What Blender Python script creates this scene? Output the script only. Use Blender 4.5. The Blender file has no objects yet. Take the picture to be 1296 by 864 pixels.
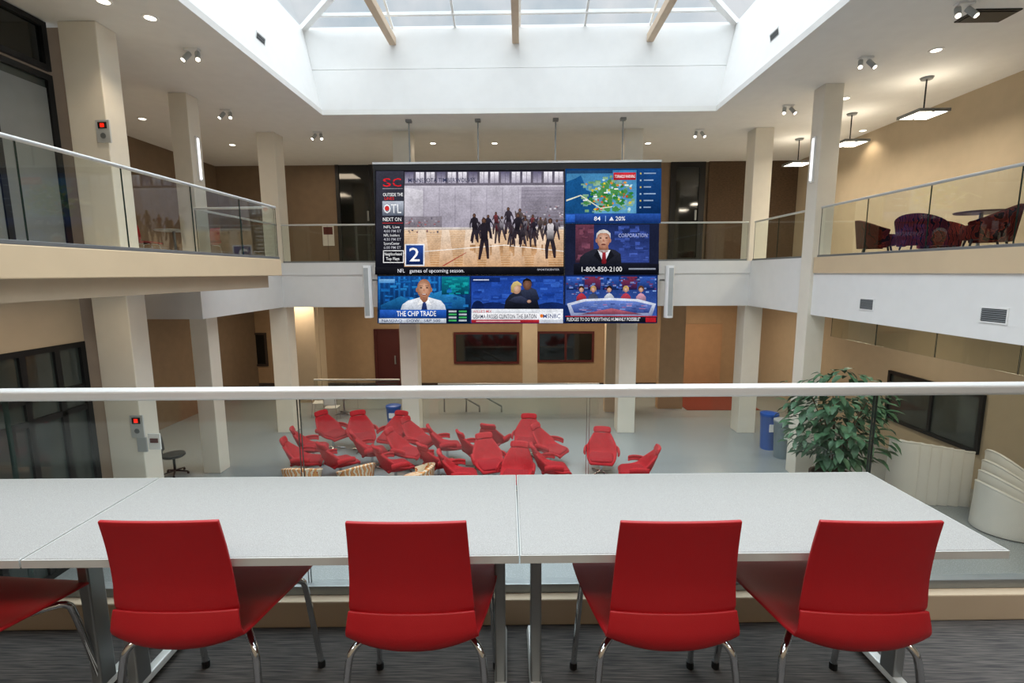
import bpy, bmesh, math, random
from mathutils import Vector, Matrix
random.seed(7)
SC = bpy.context.scene
C = SC.collection
rad = math.radians
ORD = ['first','second','third','fourth','fifth','sixth','seventh','eighth','ninth','tenth']

# ------------------------------------------------------------------ camera
F = 620.0
cd = bpy.data.cameras.new('camera'); cd.sensor_width = 36; cd.lens = 36*F/1296; cd.clip_start = .02
cam = bpy.data.objects.new('camera', cd); C.objects.link(cam)
R = Matrix.Rotation(rad(1.0),4,'Z') @ Matrix.Rotation(rad(82.0),4,'X') @ Matrix.Rotation(rad(-.27),4,'Z')
EYE = Vector((0,0,1.6))
cam.matrix_world = Matrix.Translation(EYE) @ R
SC.camera = cam
R3 = R.to_3x3()
def pt(px, py, X=None, Y=None, Z=None):
    d = R3 @ Vector(((px-648)/F, -(py-432)/F, -1))
    if X is not None: t = (X-EYE.x)/d.x
    elif Y is not None: t = (Y-EYE.y)/d.y
    else: t = (Z-EYE.z)/d.z
    return EYE + d*t
TW = math.tan(rad(1.5))          # the near balcony edge stands a degree and a half off the atrium axis

# ------------------------------------------------------------------ materials
def lin(c):
    if isinstance(c, str):
        c = c.lstrip('#')
        if len(c) == 3: c = ''.join(k+k for k in c)
        c = [int(c[i:i+2],16)/255 for i in (0,2,4)]
        return tuple((x/12.92 if x <= .04045 else ((x+.055)/1.055)**2.4) for x in c)
    return tuple(c)
def newmat(name):
    m = bpy.data.materials.new(name); m.use_nodes = True
    n = m.node_tree.nodes; l = m.node_tree.links; n.clear()
    out = n.new('ShaderNodeOutputMaterial')
    return m, n, l, out
def M(name, col, rough=.5, metal=0, var=.05, scale=4, bump=0, spec=.5, stretch=(1,1,1), bscale=None):
    c = lin(col); m, n, l, out = newmat(name)
    b = n.new('ShaderNodeBsdfPrincipled'); l.new(b.outputs[0], out.inputs[0])
    b.inputs['Roughness'].default_value = rough; b.inputs['Metallic'].default_value = metal
    b.inputs['Specular IOR Level'].default_value = spec
    tc = n.new('ShaderNodeTexCoord'); mp = n.new('ShaderNodeMapping'); mp.inputs['Scale'].default_value = stretch
    l.new(tc.outputs['Object'], mp.inputs[0])
    nz = n.new('ShaderNodeTexNoise'); nz.inputs['Scale'].default_value = scale; nz.inputs['Detail'].default_value = 4
    l.new(mp.outputs[0], nz.inputs['Vector'])
    r = n.new('ShaderNodeValToRGB')
    r.color_ramp.elements[0].position = .3; r.color_ramp.elements[1].position = .7
    r.color_ramp.elements[0].color = (*[x*(1-var) for x in c],1); r.color_ramp.elements[1].color = (*[min(1,x*(1+var)) for x in c],1)
    l.new(nz.outputs['Fac'], r.inputs[0]); l.new(r.outputs[0], b.inputs['Base Color'])
    if bump:
        bp = n.new('ShaderNodeBump'); bp.inputs['Strength'].default_value = bump; bp.inputs['Distance'].default_value = .01
        src = nz
        if bscale:
            src = n.new('ShaderNodeTexNoise'); src.inputs['Scale'].default_value = bscale; l.new(mp.outputs[0], src.inputs['Vector'])
        l.new(src.outputs['Fac'], bp.inputs['Height']); l.new(bp.outputs[0], b.inputs['Normal'])
    return m
def EM(name, col, s):
    m, n, l, out = newmat(name); e = n.new('ShaderNodeEmission'); e.inputs[0].default_value = (*lin(col),1); e.inputs[1].default_value = s
    l.new(e.outputs[0], out.inputs[0]); return m
def GLASS(name, tint, refl=.05, rough=.0):
    m, n, l, out = newmat(name)
    t = n.new('ShaderNodeBsdfTransparent'); t.inputs[0].default_value = (*tint,1)
    g = n.new('ShaderNodeBsdfGlossy'); g.inputs['Roughness'].default_value = rough; g.inputs[0].default_value = (.9,.95,.93,1)
    lw = n.new('ShaderNodeLayerWeight'); lw.inputs[0].default_value = .2
    ma = n.new('ShaderNodeMath'); ma.operation = 'MULTIPLY_ADD'; ma.inputs[1].default_value = .1; ma.inputs[2].default_value = refl*.5
    l.new(lw.outputs['Fresnel'], ma.inputs[0])
    mx = n.new('ShaderNodeMixShader'); l.new(ma.outputs[0], mx.inputs[0]); l.new(t.outputs[0], mx.inputs[1]); l.new(g.outputs[0], mx.inputs[2])
    l.new(mx.outputs[0], out.inputs[0]); return m

white = M('white_paint','#ececea',.6,var=.015)
ceilm = M('ceiling_paint','#e8e7e3',.8,var=.02)
colm = M('column_paint','#e9e3d5',.55,var=.02)
beige = M('beige_band','#d6bf9d',.5,var=.03,scale=2)
taupe = M('taupe_wall','#7d6a56',.8,var=.06)
warmw = M('warm_wall','#ad9172',.8,var=.05)
sandw = M('sand_wall','#bdac94',.8,var=.03)
rightw = M('right_wall_paint','#b8a88f',.8,var=.03)
orangew = M('peach_recess_wall','#b08a68',.8,var=.05)
brick = M('brown_brick','#54412f',.85,var=.3,scale=12,stretch=(1,1,3))
darkw = M('dark_wall','#3a2f28',.8)
curbm = M('curb_paint','#b5a38b',.5,var=.03)
redpl = M('red_plastic','#9e0812',.5,var=.03,scale=3,bump=.12,bscale=500)
redfab = M('red_fabric','#ae141e',.85,var=.18,scale=30,bump=.2)
redpad = M('red_cushion_fabric','#980f1a',.9,var=.15,scale=30,bump=.2)
chrome = M('chrome','#c9ccce',.12,1,var=.02)
alum = M('brushed_aluminium','#cfd1d0',.4,.35,var=.04,stretch=(.3,30,30),scale=3)
steel = M('grey_steel','#8d9192',.4,.7)
dark = M('dark_metal','#1b1c1e',.45,.3)
blackp = M('black_plastic','#101113',.5)
greyp = M('grey_plastic','#a9adad',.5)
midgrey = M('mid_grey_metal','#777c7e',.5)
dglass = M('dark_glass','#0d1213',.06,var=.2,spec=.7)
lglass = M('smoky_glass','#39413f',.06,var=.3,scale=1,spec=.8)
glass = GLASS('clear_glass',(.95,.975,.965))
glasse = M('glass_edge','#20332f',.2)
skyglass = GLASS('skylight_glass',(.93,.97,1.0),.03)
draft = GLASS('draft_glass',(.88,.9,.86),.08)
bluep = M('blue_plastic','#1f57b0',.4)
binm = M('grey_bin_plastic','#7c8b93',.5)
green = M('leaf_green','#43694a',.5,var=.42,scale=8)
bark = M('bark','#5d4630',.9,var=.3,scale=20)
potm = M('pot_clay','#5b4a3f',.6)
whitep = M('white_laminate','#dedbd4',.4,var=.02)
beamm = M('tan_beam','#cbb59b',.6,var=.05)
reddoor = M('dark_red_door','#4a1210',.5)
redfr = M('red_frame','#551714',.5)
redrug = M('red_carpet','#74301f',.95,var=.15,scale=20)
tabledge = M('table_edge','#b4b6b3',.45,0)
wood = M('dark_wood','#4b2c20',.5,var=.2,scale=6,stretch=(1,1,8))
lampw = EM('lamp_white','#fff2dc',6)
lampc = EM('lamp_cool','#f6f8ff',1.6)
ledred = EM('led_red','#ff2010',1.5)

def speck(name, base, spk, rough, sc=120, amt=.62):
    m, n, l, out = newmat(name); b = n.new('ShaderNodeBsdfPrincipled'); l.new(b.outputs[0], out.inputs[0]); b.inputs['Roughness'].default_value = rough
    tc = n.new('ShaderNodeTexCoord')
    a = n.new('ShaderNodeTexNoise'); a.inputs['Scale'].default_value = sc; l.new(tc.outputs['Object'], a.inputs['Vector'])
    r = n.new('ShaderNodeValToRGB'); r.color_ramp.elements[0].position = amt-.08; r.color_ramp.elements[1].position = amt+.05
    r.color_ramp.elements[0].color = (*lin(base),1); r.color_ramp.elements[1].color = (*lin(spk),1)
    l.new(a.outputs['Fac'], r.inputs[0])
    l.new(r.outputs[0], b.inputs['Base Color'])
    return m
terr = speck('terrazzo','#8d9395','#a9aeb0',.22,60)
tabtop = speck('table_laminate','#8b8b88','#9f9f9d',.5,420,.55)
def carpet_mat():
    m, n, l, out = newmat('streaked_carpet'); b = n.new('ShaderNodeBsdfPrincipled'); l.new(b.outputs[0], out.inputs[0]); b.inputs['Roughness'].default_value = .95
    tc = n.new('ShaderNodeTexCoord'); mp = n.new('ShaderNodeMapping'); mp.inputs['Scale'].default_value = (5,130,1); l.new(tc.outputs['Object'], mp.inputs[0])
    a = n.new('ShaderNodeTexNoise'); a.inputs['Scale'].default_value = 1.3; a.inputs['Detail'].default_value = 6; l.new(mp.outputs[0], a.inputs['Vector'])
    r = n.new('ShaderNodeValToRGB'); e = r.color_ramp.elements
    e[0].position = .35; e[0].color = (*lin('#2e2d2e'),1); e[1].position = .7; e[1].color = (*lin('#5e5955'),1)
    l.new(a.outputs['Fac'], r.inputs[0]); l.new(r.outputs[0], b.inputs['Base Color'])
    bp = n.new('ShaderNodeBump'); bp.inputs['Strength'].default_value = .3; l.new(a.outputs['Fac'], bp.inputs['Height']); l.new(bp.outputs[0], b.inputs['Normal'])
    return m
carpet = carpet_mat()
def pattern_mat(name, c1, c2, c3, sc):
    m, n, l, out = newmat(name); b = n.new('ShaderNodeBsdfPrincipled'); l.new(b.outputs[0], out.inputs[0]); b.inputs['Roughness'].default_value = .9
    b.inputs['Specular IOR Level'].default_value = .1
    tc = n.new('ShaderNodeTexCoord'); w = n.new('ShaderNodeTexWave'); w.inputs['Scale'].default_value = sc; w.inputs['Distortion'].default_value = 6; w.inputs['Detail Scale'].default_value = 1.5
    l.new(tc.outputs['Object'], w.inputs['Vector'])
    r = n.new('ShaderNodeValToRGB'); r.color_ramp.interpolation = 'CONSTANT'; e = r.color_ramp.elements
    e[0].color = (*lin(c1),1); e[1].position = .45; e[1].color = (*lin(c2),1); k = e.new(.75); k.color = (*lin(c3),1)
    l.new(w.outputs['Fac'], r.inputs[0]); l.new(r.outputs[0], b.inputs['Base Color']); return m
patfab = pattern_mat('leaf_stripe_fabric','#d8ccb2','#b84a30','#cf9a62',4)
patred = pattern_mat('dark_red_pattern_fabric','#4e180e','#702614','#200e07',5)
def screen_mat():
    m, n, l, out = newmat('led_picture'); e = n.new('ShaderNodeEmission')
    a = n.new('ShaderNodeAttribute'); a.attribute_name = 'Col'; l.new(a.outputs['Color'], e.inputs[0]); l.new(e.outputs[0], out.inputs[0])
    tc = n.new('ShaderNodeTexCoord')
    n1 = n.new('ShaderNodeTexNoise'); n1.inputs['Scale'].default_value = 26; n1.inputs['Detail'].default_value = 3; l.new(tc.outputs['Object'], n1.inputs['Vector'])
    n2 = n.new('ShaderNodeTexNoise'); n2.inputs['Scale'].default_value = 3; l.new(tc.outputs['Object'], n2.inputs['Vector'])
    ad = n.new('ShaderNodeMath'); ad.operation = 'ADD'; l.new(n1.outputs['Fac'], ad.inputs[0]); l.new(n2.outputs['Fac'], ad.inputs[1])
    mr = n.new('ShaderNodeMapRange'); mr.inputs[1].default_value = .6; mr.inputs[2].default_value = 1.4; mr.inputs[3].default_value = .52; mr.inputs[4].default_value = .98
    l.new(ad.outputs[0], mr.inputs[0]); l.new(mr.outputs[0], e.inputs[1]); return m
ledpic = screen_mat()

# ------------------------------------------------------------------ mesh helpers
class MB:
    def __init__(s): s.bm = bmesh.new()
    def box(s, x0,x1,y0,y1,z0,z1, mi=0):
        v = [s.bm.verts.new((x,y,z)) for z in (z0,z1) for y in (y0,y1) for x in (x0,x1)]
        for q in ((0,1,3,2),(4,6,7,5),(0,4,5,1),(2,3,7,6),(0,2,6,4),(1,5,7,3)):
            f = s.bm.faces.new([v[i] for i in q]); f.material_index = mi
        return s
    def hexa(s, bot, top, mi=0):
        b = [s.bm.verts.new(p) for p in bot]; t = [s.bm.verts.new(p) for p in top]; n = len(b)
        f = s.bm.faces.new(b[::-1]); f.material_index = mi
        f = s.bm.faces.new(t); f.material_index = mi
        for i in range(n):
            f = s.bm.faces.new((b[i],b[(i+1)%n],t[(i+1)%n],t[i])); f.material_index = mi
        return s
    def prism(s, poly, z0, z1, mi=0):
        return s.hexa([(x,y,z0) for x,y in poly], [(x,y,z1) for x,y in poly], mi)
    def sheet(s, a, b, z0, z1, th):          # glass sheet standing on segment a-b, edges get material 1
        a = Vector(a); b = Vector(b); d = (b-a).normalized(); nn = Vector((-d.y,d.x))*th/2
        P = [a-nn, b-nn, b+nn, a+nn]
        bo = [s.bm.verts.new((p.x,p.y,z0)) for p in P]; to = [s.bm.verts.new((p.x,p.y,z1)) for p in P]
        for i in range(4):
            f = s.bm.faces.new((bo[i],bo[(i+1)%4],to[(i+1)%4],to[i])); f.material_index = 0 if i in (0,2) else 1
        s.bm.faces.new(bo[::-1]).material_index = 1; s.bm.faces.new(to).material_index = 1
        return s
    def ring(s, c, u, v, r, n): return [s.bm.verts.new(c + u*math.cos(2*math.pi*i/n)*r + v*math.sin(2*math.pi*i/n)*r) for i in range(n)]
    def tube(s, path, r, n=8, mi=0):
        P = [Vector(p) for p in path]; rs = r if isinstance(r,(list,tuple)) else [r]*len(P)
        t0 = (P[1]-P[0]).normalized(); u = t0.orthogonal().normalized(); rings = []
        for i,p in enumerate(P):
            t = (P[min(i+1,len(P)-1)]-P[max(i-1,0)]).normalized()
            u = (u - t*u.dot(t)).normalized(); v = t.cross(u)
            rings.append(s.ring(p,u,v,rs[i],n))
        for a,b in zip(rings,rings[1:]):
            for i in range(n):
                f = s.bm.faces.new((a[i],a[(i+1)%n],b[(i+1)%n],b[i])); f.material_index = mi
        s.bm.faces.new(rings[0][::-1]).material_index = mi; s.bm.faces.new(rings[-1]).material_index = mi
        return s
    def cyl(s, p0, p1, r, n=14, mi=0): return s.tube([p0,p1], r, n, mi)
    def lathe(s, prof, n=24, c=(0,0,0), mi=0):
        rings = [[s.bm.verts.new((c[0]+max(r,.0008)*math.cos(2*math.pi*i/n), c[1]+max(r,.0008)*math.sin(2*math.pi*i/n), c[2]+z)) for i in range(n)] for r,z in prof]
        for a,b in zip(rings,rings[1:]):
            for i in range(n):
                f = s.bm.faces.new((a[i],a[(i+1)%n],b[(i+1)%n],b[i])); f.material_index = mi
        s.bm.faces.new(rings[0][::-1]).material_index = mi; s.bm.faces.new(rings[-1]).material_index = mi
        return s
    def grid(s, rows):
        V = [[s.bm.verts.new(p) for p in r] for r in rows]
        for a,b in zip(V,V[1:]):
            for i in range(len(a)-1): s.bm.faces.new((a[i],a[i+1],b[i+1],b[i]))
        return s
    def poly(s, pts, mi=0):
        f = s.bm.faces.new([s.bm.verts.new(p) for p in pts]); f.material_index = mi; return s
    def build(s, name, mats, parent=None, off=None, smooth=False, bevel=0, solid=0, sub=0, seg=2, soff=0):
        if not isinstance(mats,(list,tuple)): mats = [mats]
        bmesh.ops.recalc_face_normals(s.bm, faces=s.bm.faces)
        if off is not None: bmesh.ops.translate(s.bm, verts=s.bm.verts, vec=-Vector(off))
        if smooth:
            for f in s.bm.faces: f.smooth = True
        me = bpy.data.meshes.new(name); s.bm.to_mesh(me); s.bm.free()
        for m in mats: me.materials.append(m)
        o = bpy.data.objects.new(name, me); C.objects.link(o); o.parent = parent
        if smooth and not sub: me.set_sharp_from_angle(angle=rad(50))
        if solid:
            k = o.modifiers.new('solid','SOLIDIFY'); k.thickness = solid; k.offset = soff
        if bevel:
            k = o.modifiers.new('bevel','BEVEL'); k.width = bevel; k.segments = seg; k.limit_method = 'ANGLE'; k.angle_limit = rad(40)
        if sub:
            k = o.modifiers.new('sub','SUBSURF'); k.levels = sub; k.render_levels = sub
        return o
def cr(pts, n):
    out = []; m = len(pts)
    for i in range(m-1):
        p0,p1,p2,p3 = pts[max(i-1,0)],pts[i],pts[i+1],pts[min(i+2,m-1)]
        for k in range(n):
            t = k/n; out.append(tuple(.5*((2*b)+(-a+c)*t+(2*a-5*b+4*c-d)*t*t+(-a+3*b-3*c+d)*t**3) for a,b,c,d in zip(p0,p1,p2,p3)))
    out.append(tuple(pts[-1])); return out
def shell(prof, nu=12, nv=5, power=2.2):     # rows of (y, z, half width, curl toward the sitter)
    P = cr(prof, nv); rows = []
    for i,(y,z,w,c) in enumerate(P):
        a = P[max(i-1,0)]; b = P[min(i+1,len(P)-1)]
        ty,tz = b[0]-a[0], b[1]-a[1]; L = math.hypot(ty,tz) or 1; ny,nz = tz/L, -ty/L
        rows.append([(w*u, y+ny*c*abs(u)**power, z+nz*c*abs(u)**power) for u in [-1+2*k/nu for k in range(nu+1)]])
    return rows
def props(o, label=None, cat=None, group=None, kind=None):
    if label: o['label'] = label
    if cat: o['category'] = cat
    if group: o['group'] = group
    if kind: o['kind'] = kind
    return o
def thing(name, label, cat, loc=(0,0,0), rz=0, group=None):
    o = bpy.data.objects.new(name, None); C.objects.link(o); o.location = loc; o.rotation_euler = (0,0,rz); o.empty_display_size = .2
    return props(o, label, cat, group)
def dup(root, loc, rz, label):
    r = root.copy(); C.objects.link(r); r.location = loc; r.rotation_euler = (0,0,rz); r['label'] = label
    for ch in list(root.children):
        c = ch.copy(); C.objects.link(c); c.parent = r
        for g in list(ch.children):
            d = g.copy(); C.objects.link(d); d.parent = c
    return r
def struct(name, mb, mats, label, cat, bevel=0, **k):
    o = mb.build(name, mats, bevel=bevel, **k); return props(o, label, cat, None, 'structure')

# ------------------------------------------------------------------ levels
ZG = -3.1; ZU = 1.9; ZC = 5.45; ZS = .65; ZT = 7.4
XL, XR = -6.77, 6.40          # gallery edges
YF = 13.9                      # far gallery edge
WL, WR = -4.85, 4.75; WF = 12.6; WN = .3     # skylight well

# ------------------------------------------------------------------ the setting
struct('floor', MB().box(-12,12,1.7,21,ZG-.2,ZG), terr, 'polished pale grey ground floor of the atrium', 'floor')
def edge(x, y): return (x, y+TW*x)
struct('floor_mezzanine', MB().prism([(-7.3,-4),(9.8,-4),edge(9.8,2.15),edge(-7.3,2.15)],-.35,0), [carpet], 'dark streaked carpet floor under the red chairs', 'floor')
struct('trim_1', MB().prism([edge(-7.25,2.04),edge(6.38,2.04),edge(6.38,2.15),edge(-7.25,2.15)],.001,.13), curbm, 'beige curb carrying the near glass railing', 'trim', bevel=.006)
struct('floor_gallery_far', MB().box(-11,9.8,YF,18.2,ZS,ZU), white, 'white slab edge of the far gallery', 'floor')
struct('floor_gallery_right', MB().box(XR,9.8,-4,YF,ZS,ZU), white, 'white slab edge of the right gallery with two grilles', 'floor')
struct('floor_gallery_left', MB().box(-11,XL,10.3,YF,ZS,ZU), white, 'white slab edge of the left gallery past the landing', 'floor')
mb = MB(); mb.box(-7.3,-5.0,2.36,10.3,1.56,ZU); struct('floor_landing', mb, beige, 'beige projecting landing in front of the elevator', 'floor', bevel=.012)
struct('trim_2', MB().box(-7.3,-5.2,2.36,10.1,1.32,1.56), sandw, 'recessed tan band under the left landing', 'trim')
struct('trim_3', MB().box(XR-.03,XR,-4,10.88,1.56,ZU), beige, 'beige band along the right gallery edge', 'trim')
struct('trim_4', MB().box(XL,XR,YF-.025,YF,1.56,ZU), white, 'white band along the far gallery edge', 'trim')
struct('ceiling_left', MB().box(-11,WL,-4,18.2,ZC,ZC+.12), ceilm, 'white ceiling left of the skylight', 'ceiling')
struct('ceiling_right', MB().box(WR,9.8,-4,18.2,ZC,ZC+.12), ceilm, 'white ceiling right of the skylight', 'ceiling')
struct('ceiling_far', MB().box(WL,WR,WF,18.2,ZC,ZC+.12), ceilm, 'white ceiling beyond the skylight', 'ceiling')
struct('ceiling_near', MB().box(WL,WR,-4,WN,ZC,ZC+.12), ceilm, 'white ceiling behind the viewer', 'ceiling')
fl = .36
struct('wall_skylight_left', MB().hexa([(WL-.25,WN,ZC+.121),(WL,WN,ZC+.0),(WL,WF,ZC),(WL-.25,WF,ZC+.121)],[(WL-fl-.25,WN,ZT),(WL-fl,WN,ZT),(WL-fl,WF,ZT),(WL-fl-.25,WF,ZT)]), white, 'left white flared wall of the skylight well', 'wall')
struct('wall_skylight_right', MB().hexa([(WR,WN,ZC),(WR+.25,WN,ZC+.121),(WR+.25,WF,ZC+.121),(WR,WF,ZC)],[(WR+fl,WN,ZT),(WR+fl+.25,WN,ZT),(WR+fl+.25,WF,ZT),(WR+fl,WF,ZT)]), white, 'right white flared wall of the skylight well', 'wall')
mb = MB(); mb.box(WL-.7,WR+.7,WF,WF+.25,ZC+.121,6.48); mb.box(WL-.7,WR+.7,WF+.012,WF+.25,6.495,ZT); mb.box(-.02,.0,WF-.002,WF+.02,6.5,ZT)
struct('wall_skylight_far', mb, white, 'far white wall of the skylight well', 'wall')
struct('wall_skylight_near', MB().box(WL-.7,WR+.7,WN-.25,WN,ZC+.121,ZT), white, 'near white wall of the skylight well', 'wall')
struct('wall_right', MB().box(9.8,10,-4,21,ZG,ZC+.1), rightw, 'sand coloured wall along the right side', 'wall')
struct('wall_back', MB().box(-7.5,10,-4.2,-4,ZG,ZC+.1), sandw, 'wall behind the viewer', 'wall')
struct('wall_far_upper', MB().box(-11,9.8,18.2,18.4,ZU,ZC), taupe, 'taupe back wall of the far upper gallery', 'wall')
struct('wall_far_ground', MB().box(-12,10,20,20.2,ZG,ZU), warmw, 'warm lit far wall on the ground floor', 'wall')
struct('wall_recess', MB().box(5.75,8.2,19.9,19.955,ZG,-.5), orangew, 'warm peach wall at the back of the right ground floor opening', 'wall')
struct('ceiling_ground_far', MB().box(-12,10,18.2,20,ZS,ZS+.1), ceilm, 'ground floor ceiling behind the far gallery', 'ceiling')
struct('wall_left', MB().box(-11.2,-11,8.4,20,ZG,ZC), taupe, 'taupe wall of the left galleries', 'wall')
struct('wall_elevator_end', MB().box(-11,-7.1,8.2,8.4,ZG,ZC), taupe, 'wall behind the elevator pier', 'wall')
mb = MB(); mb.box(-7.5,-7.3,-4,8.0,.5,1.56); mb.box(-7.5,-7.3,-4,4.2,1.56,ZC); mb.box(-7.5,-7.3,-4,2.6,ZG,.5)
struct('wall_elevator', mb, sandw, 'tan wall strip between the two elevator storeys', 'wall')
mb = MB(); mb.box(-7.1,-6.5,8.0,8.4,ZG,ZC); struct('trim_5', mb, colm, 'wide cream pier beside the elevator', 'trim', bevel=.015)
struct('wall_inner_right', MB().box(4.75,5.6,16.6,16.9,ZG,ZS), warmw, 'tan wall segment right of the ground floor opening', 'wall')
struct('wall_inner_pale', MB().box(2.85,3.7,16.2,16.5,ZG,ZS), sandw, 'pale wall segment behind the right middle column', 'wall')
struct('wall_inner_left', MB().box(-8.1,-7.4,17.4,17.7,ZG,ZS), sandw, 'tan wall segment behind the left ground floor tables', 'wall')
struct('floor_red_right', MB().box(5.7,8.2,16.4,19.85,ZG+.001,ZG+.012), redrug, 'red carpet inside the right ground floor opening', 'floor')
struct('baseboard_far', MB().box(-11,5.69,19.96,20,ZG,ZG+.15), darkw, 'dark baseboard of the far ground floor wall', 'baseboard')

# windows and doors -----------------------------------------------------------
def framed(name, p0, p1, axis, depth, fr, frm, gm, label, cat, mull=(), rails=(), handle=False):
    a0,z0 = p0; a1,z1 = p1
    def bx(m,u0,u1,w0,w1,d0,d1):
        if axis == 'Y': m.box(u0,u1,depth-d1,depth-d0,w0,w1)
        elif axis == 'X+': m.box(depth+d0,depth+d1,u0,u1,w0,w1)
        else: m.box(depth-d1,depth-d0,u0,u1,w0,w1)
    m = MB(); bx(m,a0,a1,z0,z1,.004,.02)
    o = m.build(name, gm); props(o,label,cat,None,'structure')
    m = MB(); bx(m,a0,a0+fr,z0,z1,.004,.07); bx(m,a1-fr,a1,z0,z1,.004,.07); bx(m,a0+fr,a1-fr,z0,z0+fr,.004,.07); bx(m,a0+fr,a1-fr,z1-fr,z1,.004,.07)
    for u in mull: bx(m,u-fr/2,u+fr/2,z0+fr,z1-fr,.004,.06)
    for w in rails: bx(m,a0+fr,a1-fr,w-fr/2,w+fr/2,.004,.06)
    m.build(name.split('_')[0]+'_frame', frm, o)
    if handle:
        m = MB(); bx(m,a1-fr-.12,a1-fr-.06,(z0+z1)/2-.25,(z0+z1)/2+.1,.03,.08); m.build('door_handle', steel, o)
    return o
def win_px(x0,y0,x1,y1,Y): a = pt(x0,y1,Y=Y); b = pt(x1,y0,Y=Y); return (a.x,a.z),(b.x,b.z)
p = win_px(575,420,657,460,20); framed('window_2',*p,'Y',20,.09,redfr,dglass,'dark window with red frame left of the ground floor pier','window')
p = win_px(680,419,752,458,20); framed('window_3',*p,'Y',20,.09,redfr,dglass,'dark window with red frame right of the ground floor pier','window',mull=[(p[0][0]+p[1][0])/2])
p = win_px(311,421,337,463,20); framed('window_4',(p[0][0],p[0][1]),(p[1][0],p[1][1]),'Y',20,.08,darkw,dglass,'small dark window at the left end of the far ground floor wall','window')
p = win_px(476,416,505,480,20); framed('door_1',(p[0][0],ZG),(p[1][0],p[1][1]),'Y',20,.1,reddoor,reddoor,'dark red door in the far ground floor wall','door',handle=True)
p = win_px(428,204,471,283,18.2); framed('door_2',(p[0][0],ZU),(p[1][0],p[1][1]),'Y',18.2,.12,dark,dglass,'dark glass door left of the video wall on the upper gallery','door',handle=True)
p = win_px(846,204,893,283,18.2); framed('door_3',(p[0][0],ZU),(p[1][0],p[1][1]),'Y',18.2,.2,dark,dglass,'dark framed door right of the video wall on the upper gallery','door',handle=True)
p = win_px(893,196,932,283,18.2); struct('wall_brick', MB().box(p[0][0],9.8,18.08,18.19,ZU,ZC), brick, 'dark brown brick at the right end of the far upper wall', 'wall')
framed('window_5',(10.2,-2.3),(12.9,-1.0),'X-',9.8,.08,dark,lglass,'dark greenish window in the right ground floor wall','window',mull=[11.5])
framed('window_6',(4.2,4.72),(8.0,ZC-.02),'X+',-7.34,.08,dark,dglass,'dark transom window above the elevator doors','window')
o = framed('door_4',(4.2,ZU),(8.0,4.66),'X+',-7.34,.09,dark,lglass,'steel elevator doors on the upper landing','door',mull=[6.05,7.05])
MB().box(-7.33,-7.3,6.15,7.0,ZU+.1,4.45).build('door_panel', midgrey, o)
MB().box(-7.33,-7.3,7.1,7.9,ZU+.1,4.45).build('door_panel', midgrey, o)
o = framed('window_7',(2.6,ZG),(8.0,.5),'X+',-7.36,.09,dark,lglass,'tall dark glazed wall below the left landing','window',mull=[5.2,6.3,6.95,7.5],rails=[-.25,-.6])
framed('door_5',(10.9,ZU),(13.2,4.3),'X+',-11,.1,dark,wood,'dark wooden door in the left gallery wall','door',handle=True)

# skylight ---------------------------------------------------------------------
ex0,ex1,ey0,ey1 = WL-fl-.1, WR+fl+.1, WN-.1, WF+.1
rz_ = 9.0; r0,r1 = (0,4.2,rz_),(0,8.6,rz_)
fr = MB()
cor = [(ex0,ey0,ZT),(ex1,ey0,ZT),(ex1,ey1,ZT),(ex0,ey1,ZT)]
for a,b in zip(cor,cor[1:]+cor[:1]): fr.tube([a,b],.08,4)
for a,b in ((cor[0],r0),(cor[1],r0),(cor[2],r1),(cor[3],r1),(r0,r1)): fr.tube([a,b],.09,4)
for x in (-3.05,-1.55,0,1.55,3.1):
    t = 1-abs(x)/5.2
    fr.tube([(x,ey1,ZT),(x,ey1-t*(ey1-8.6),ZT+t*(rz_-ZT))],.035,4)
for y in (4.2,5.7,7.1,8.6):
    fr.tube([(ex0,y,ZT),(0,y,rz_)],.05,4); fr.tube([(ex1,y,ZT),(0,y,rz_)],.05,4)
for y in (2.2,10.6):
    t = (ey1-y)/(ey1-8.6) if y > 6 else (y-ey0)/(4.2-ey0)
    for e in (ex0,ex1): fr.tube([(e,y,ZT),(e*(1-t),y,ZT+t*(rz_-ZT))],.05,4)
t = .1; fr.tube([(ex0*(1-t),ey1-t*4.1,ZT+t*1.6),(ex1*(1-t),ey1-t*4.1,ZT+t*1.6)],.05,4)
sky = struct('window_1', fr, white, 'hipped glass skylight over the atrium', 'window')
g = MB(); g.poly([cor[3],cor[2],r1]); g.poly([cor[0],cor[1],r0]); g.poly([cor[0],r0,r1,cor[3]]); g.poly([cor[1],cor[2],r1,r0]); g.build('window_pane', skyglass, sky)
for x,l in ((-3.05,'left'),(-.1,'middle'),(3.1,'right')):
    o = MB().box(x-.08,x+.08,WN,WF,7.02,7.2).build('roof_beam', beamm, bevel=.01)
    props(o, f'{l} of the three tan roof beams under the skylight', 'beam', 'tan roof beams under the skylight')

# columns ------------------------------------------------------------------------
cols = [(-7.35,11.2,.2,'cream square column behind the left landing rail'),(-7.0,14.25,.25,'cream square column at the far left gallery corner'),
        (-3.25,14.25,.25,'cream column behind the left part of the video wall'),(3.1,14.25,.25,'cream column behind the right part of the video wall'),
        (6.62,14.25,.25,'cream column at the far right gallery corner'),(6.53,11.1,.2,'tall cream column behind the potted tree')]
for x,y,h_,l in cols:
    o = MB().box(x-h_,x+h_,y-h_,y+h_,ZG,ZC).build('column', colm, bevel=.012); props(o,l,'column','square cream atrium columns')
for x,y,l in ((-7.75,18.2,'slim tan ground floor column left of the red door'),(.36,18.6,'tan ground floor column between the two red framed windows')):
    o = MB().box(x-.28,x+.28,y-.28,y+.28,ZG,ZS).build('column', sandw, bevel=.01); props(o,l,'column','ground floor rear columns')

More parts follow.
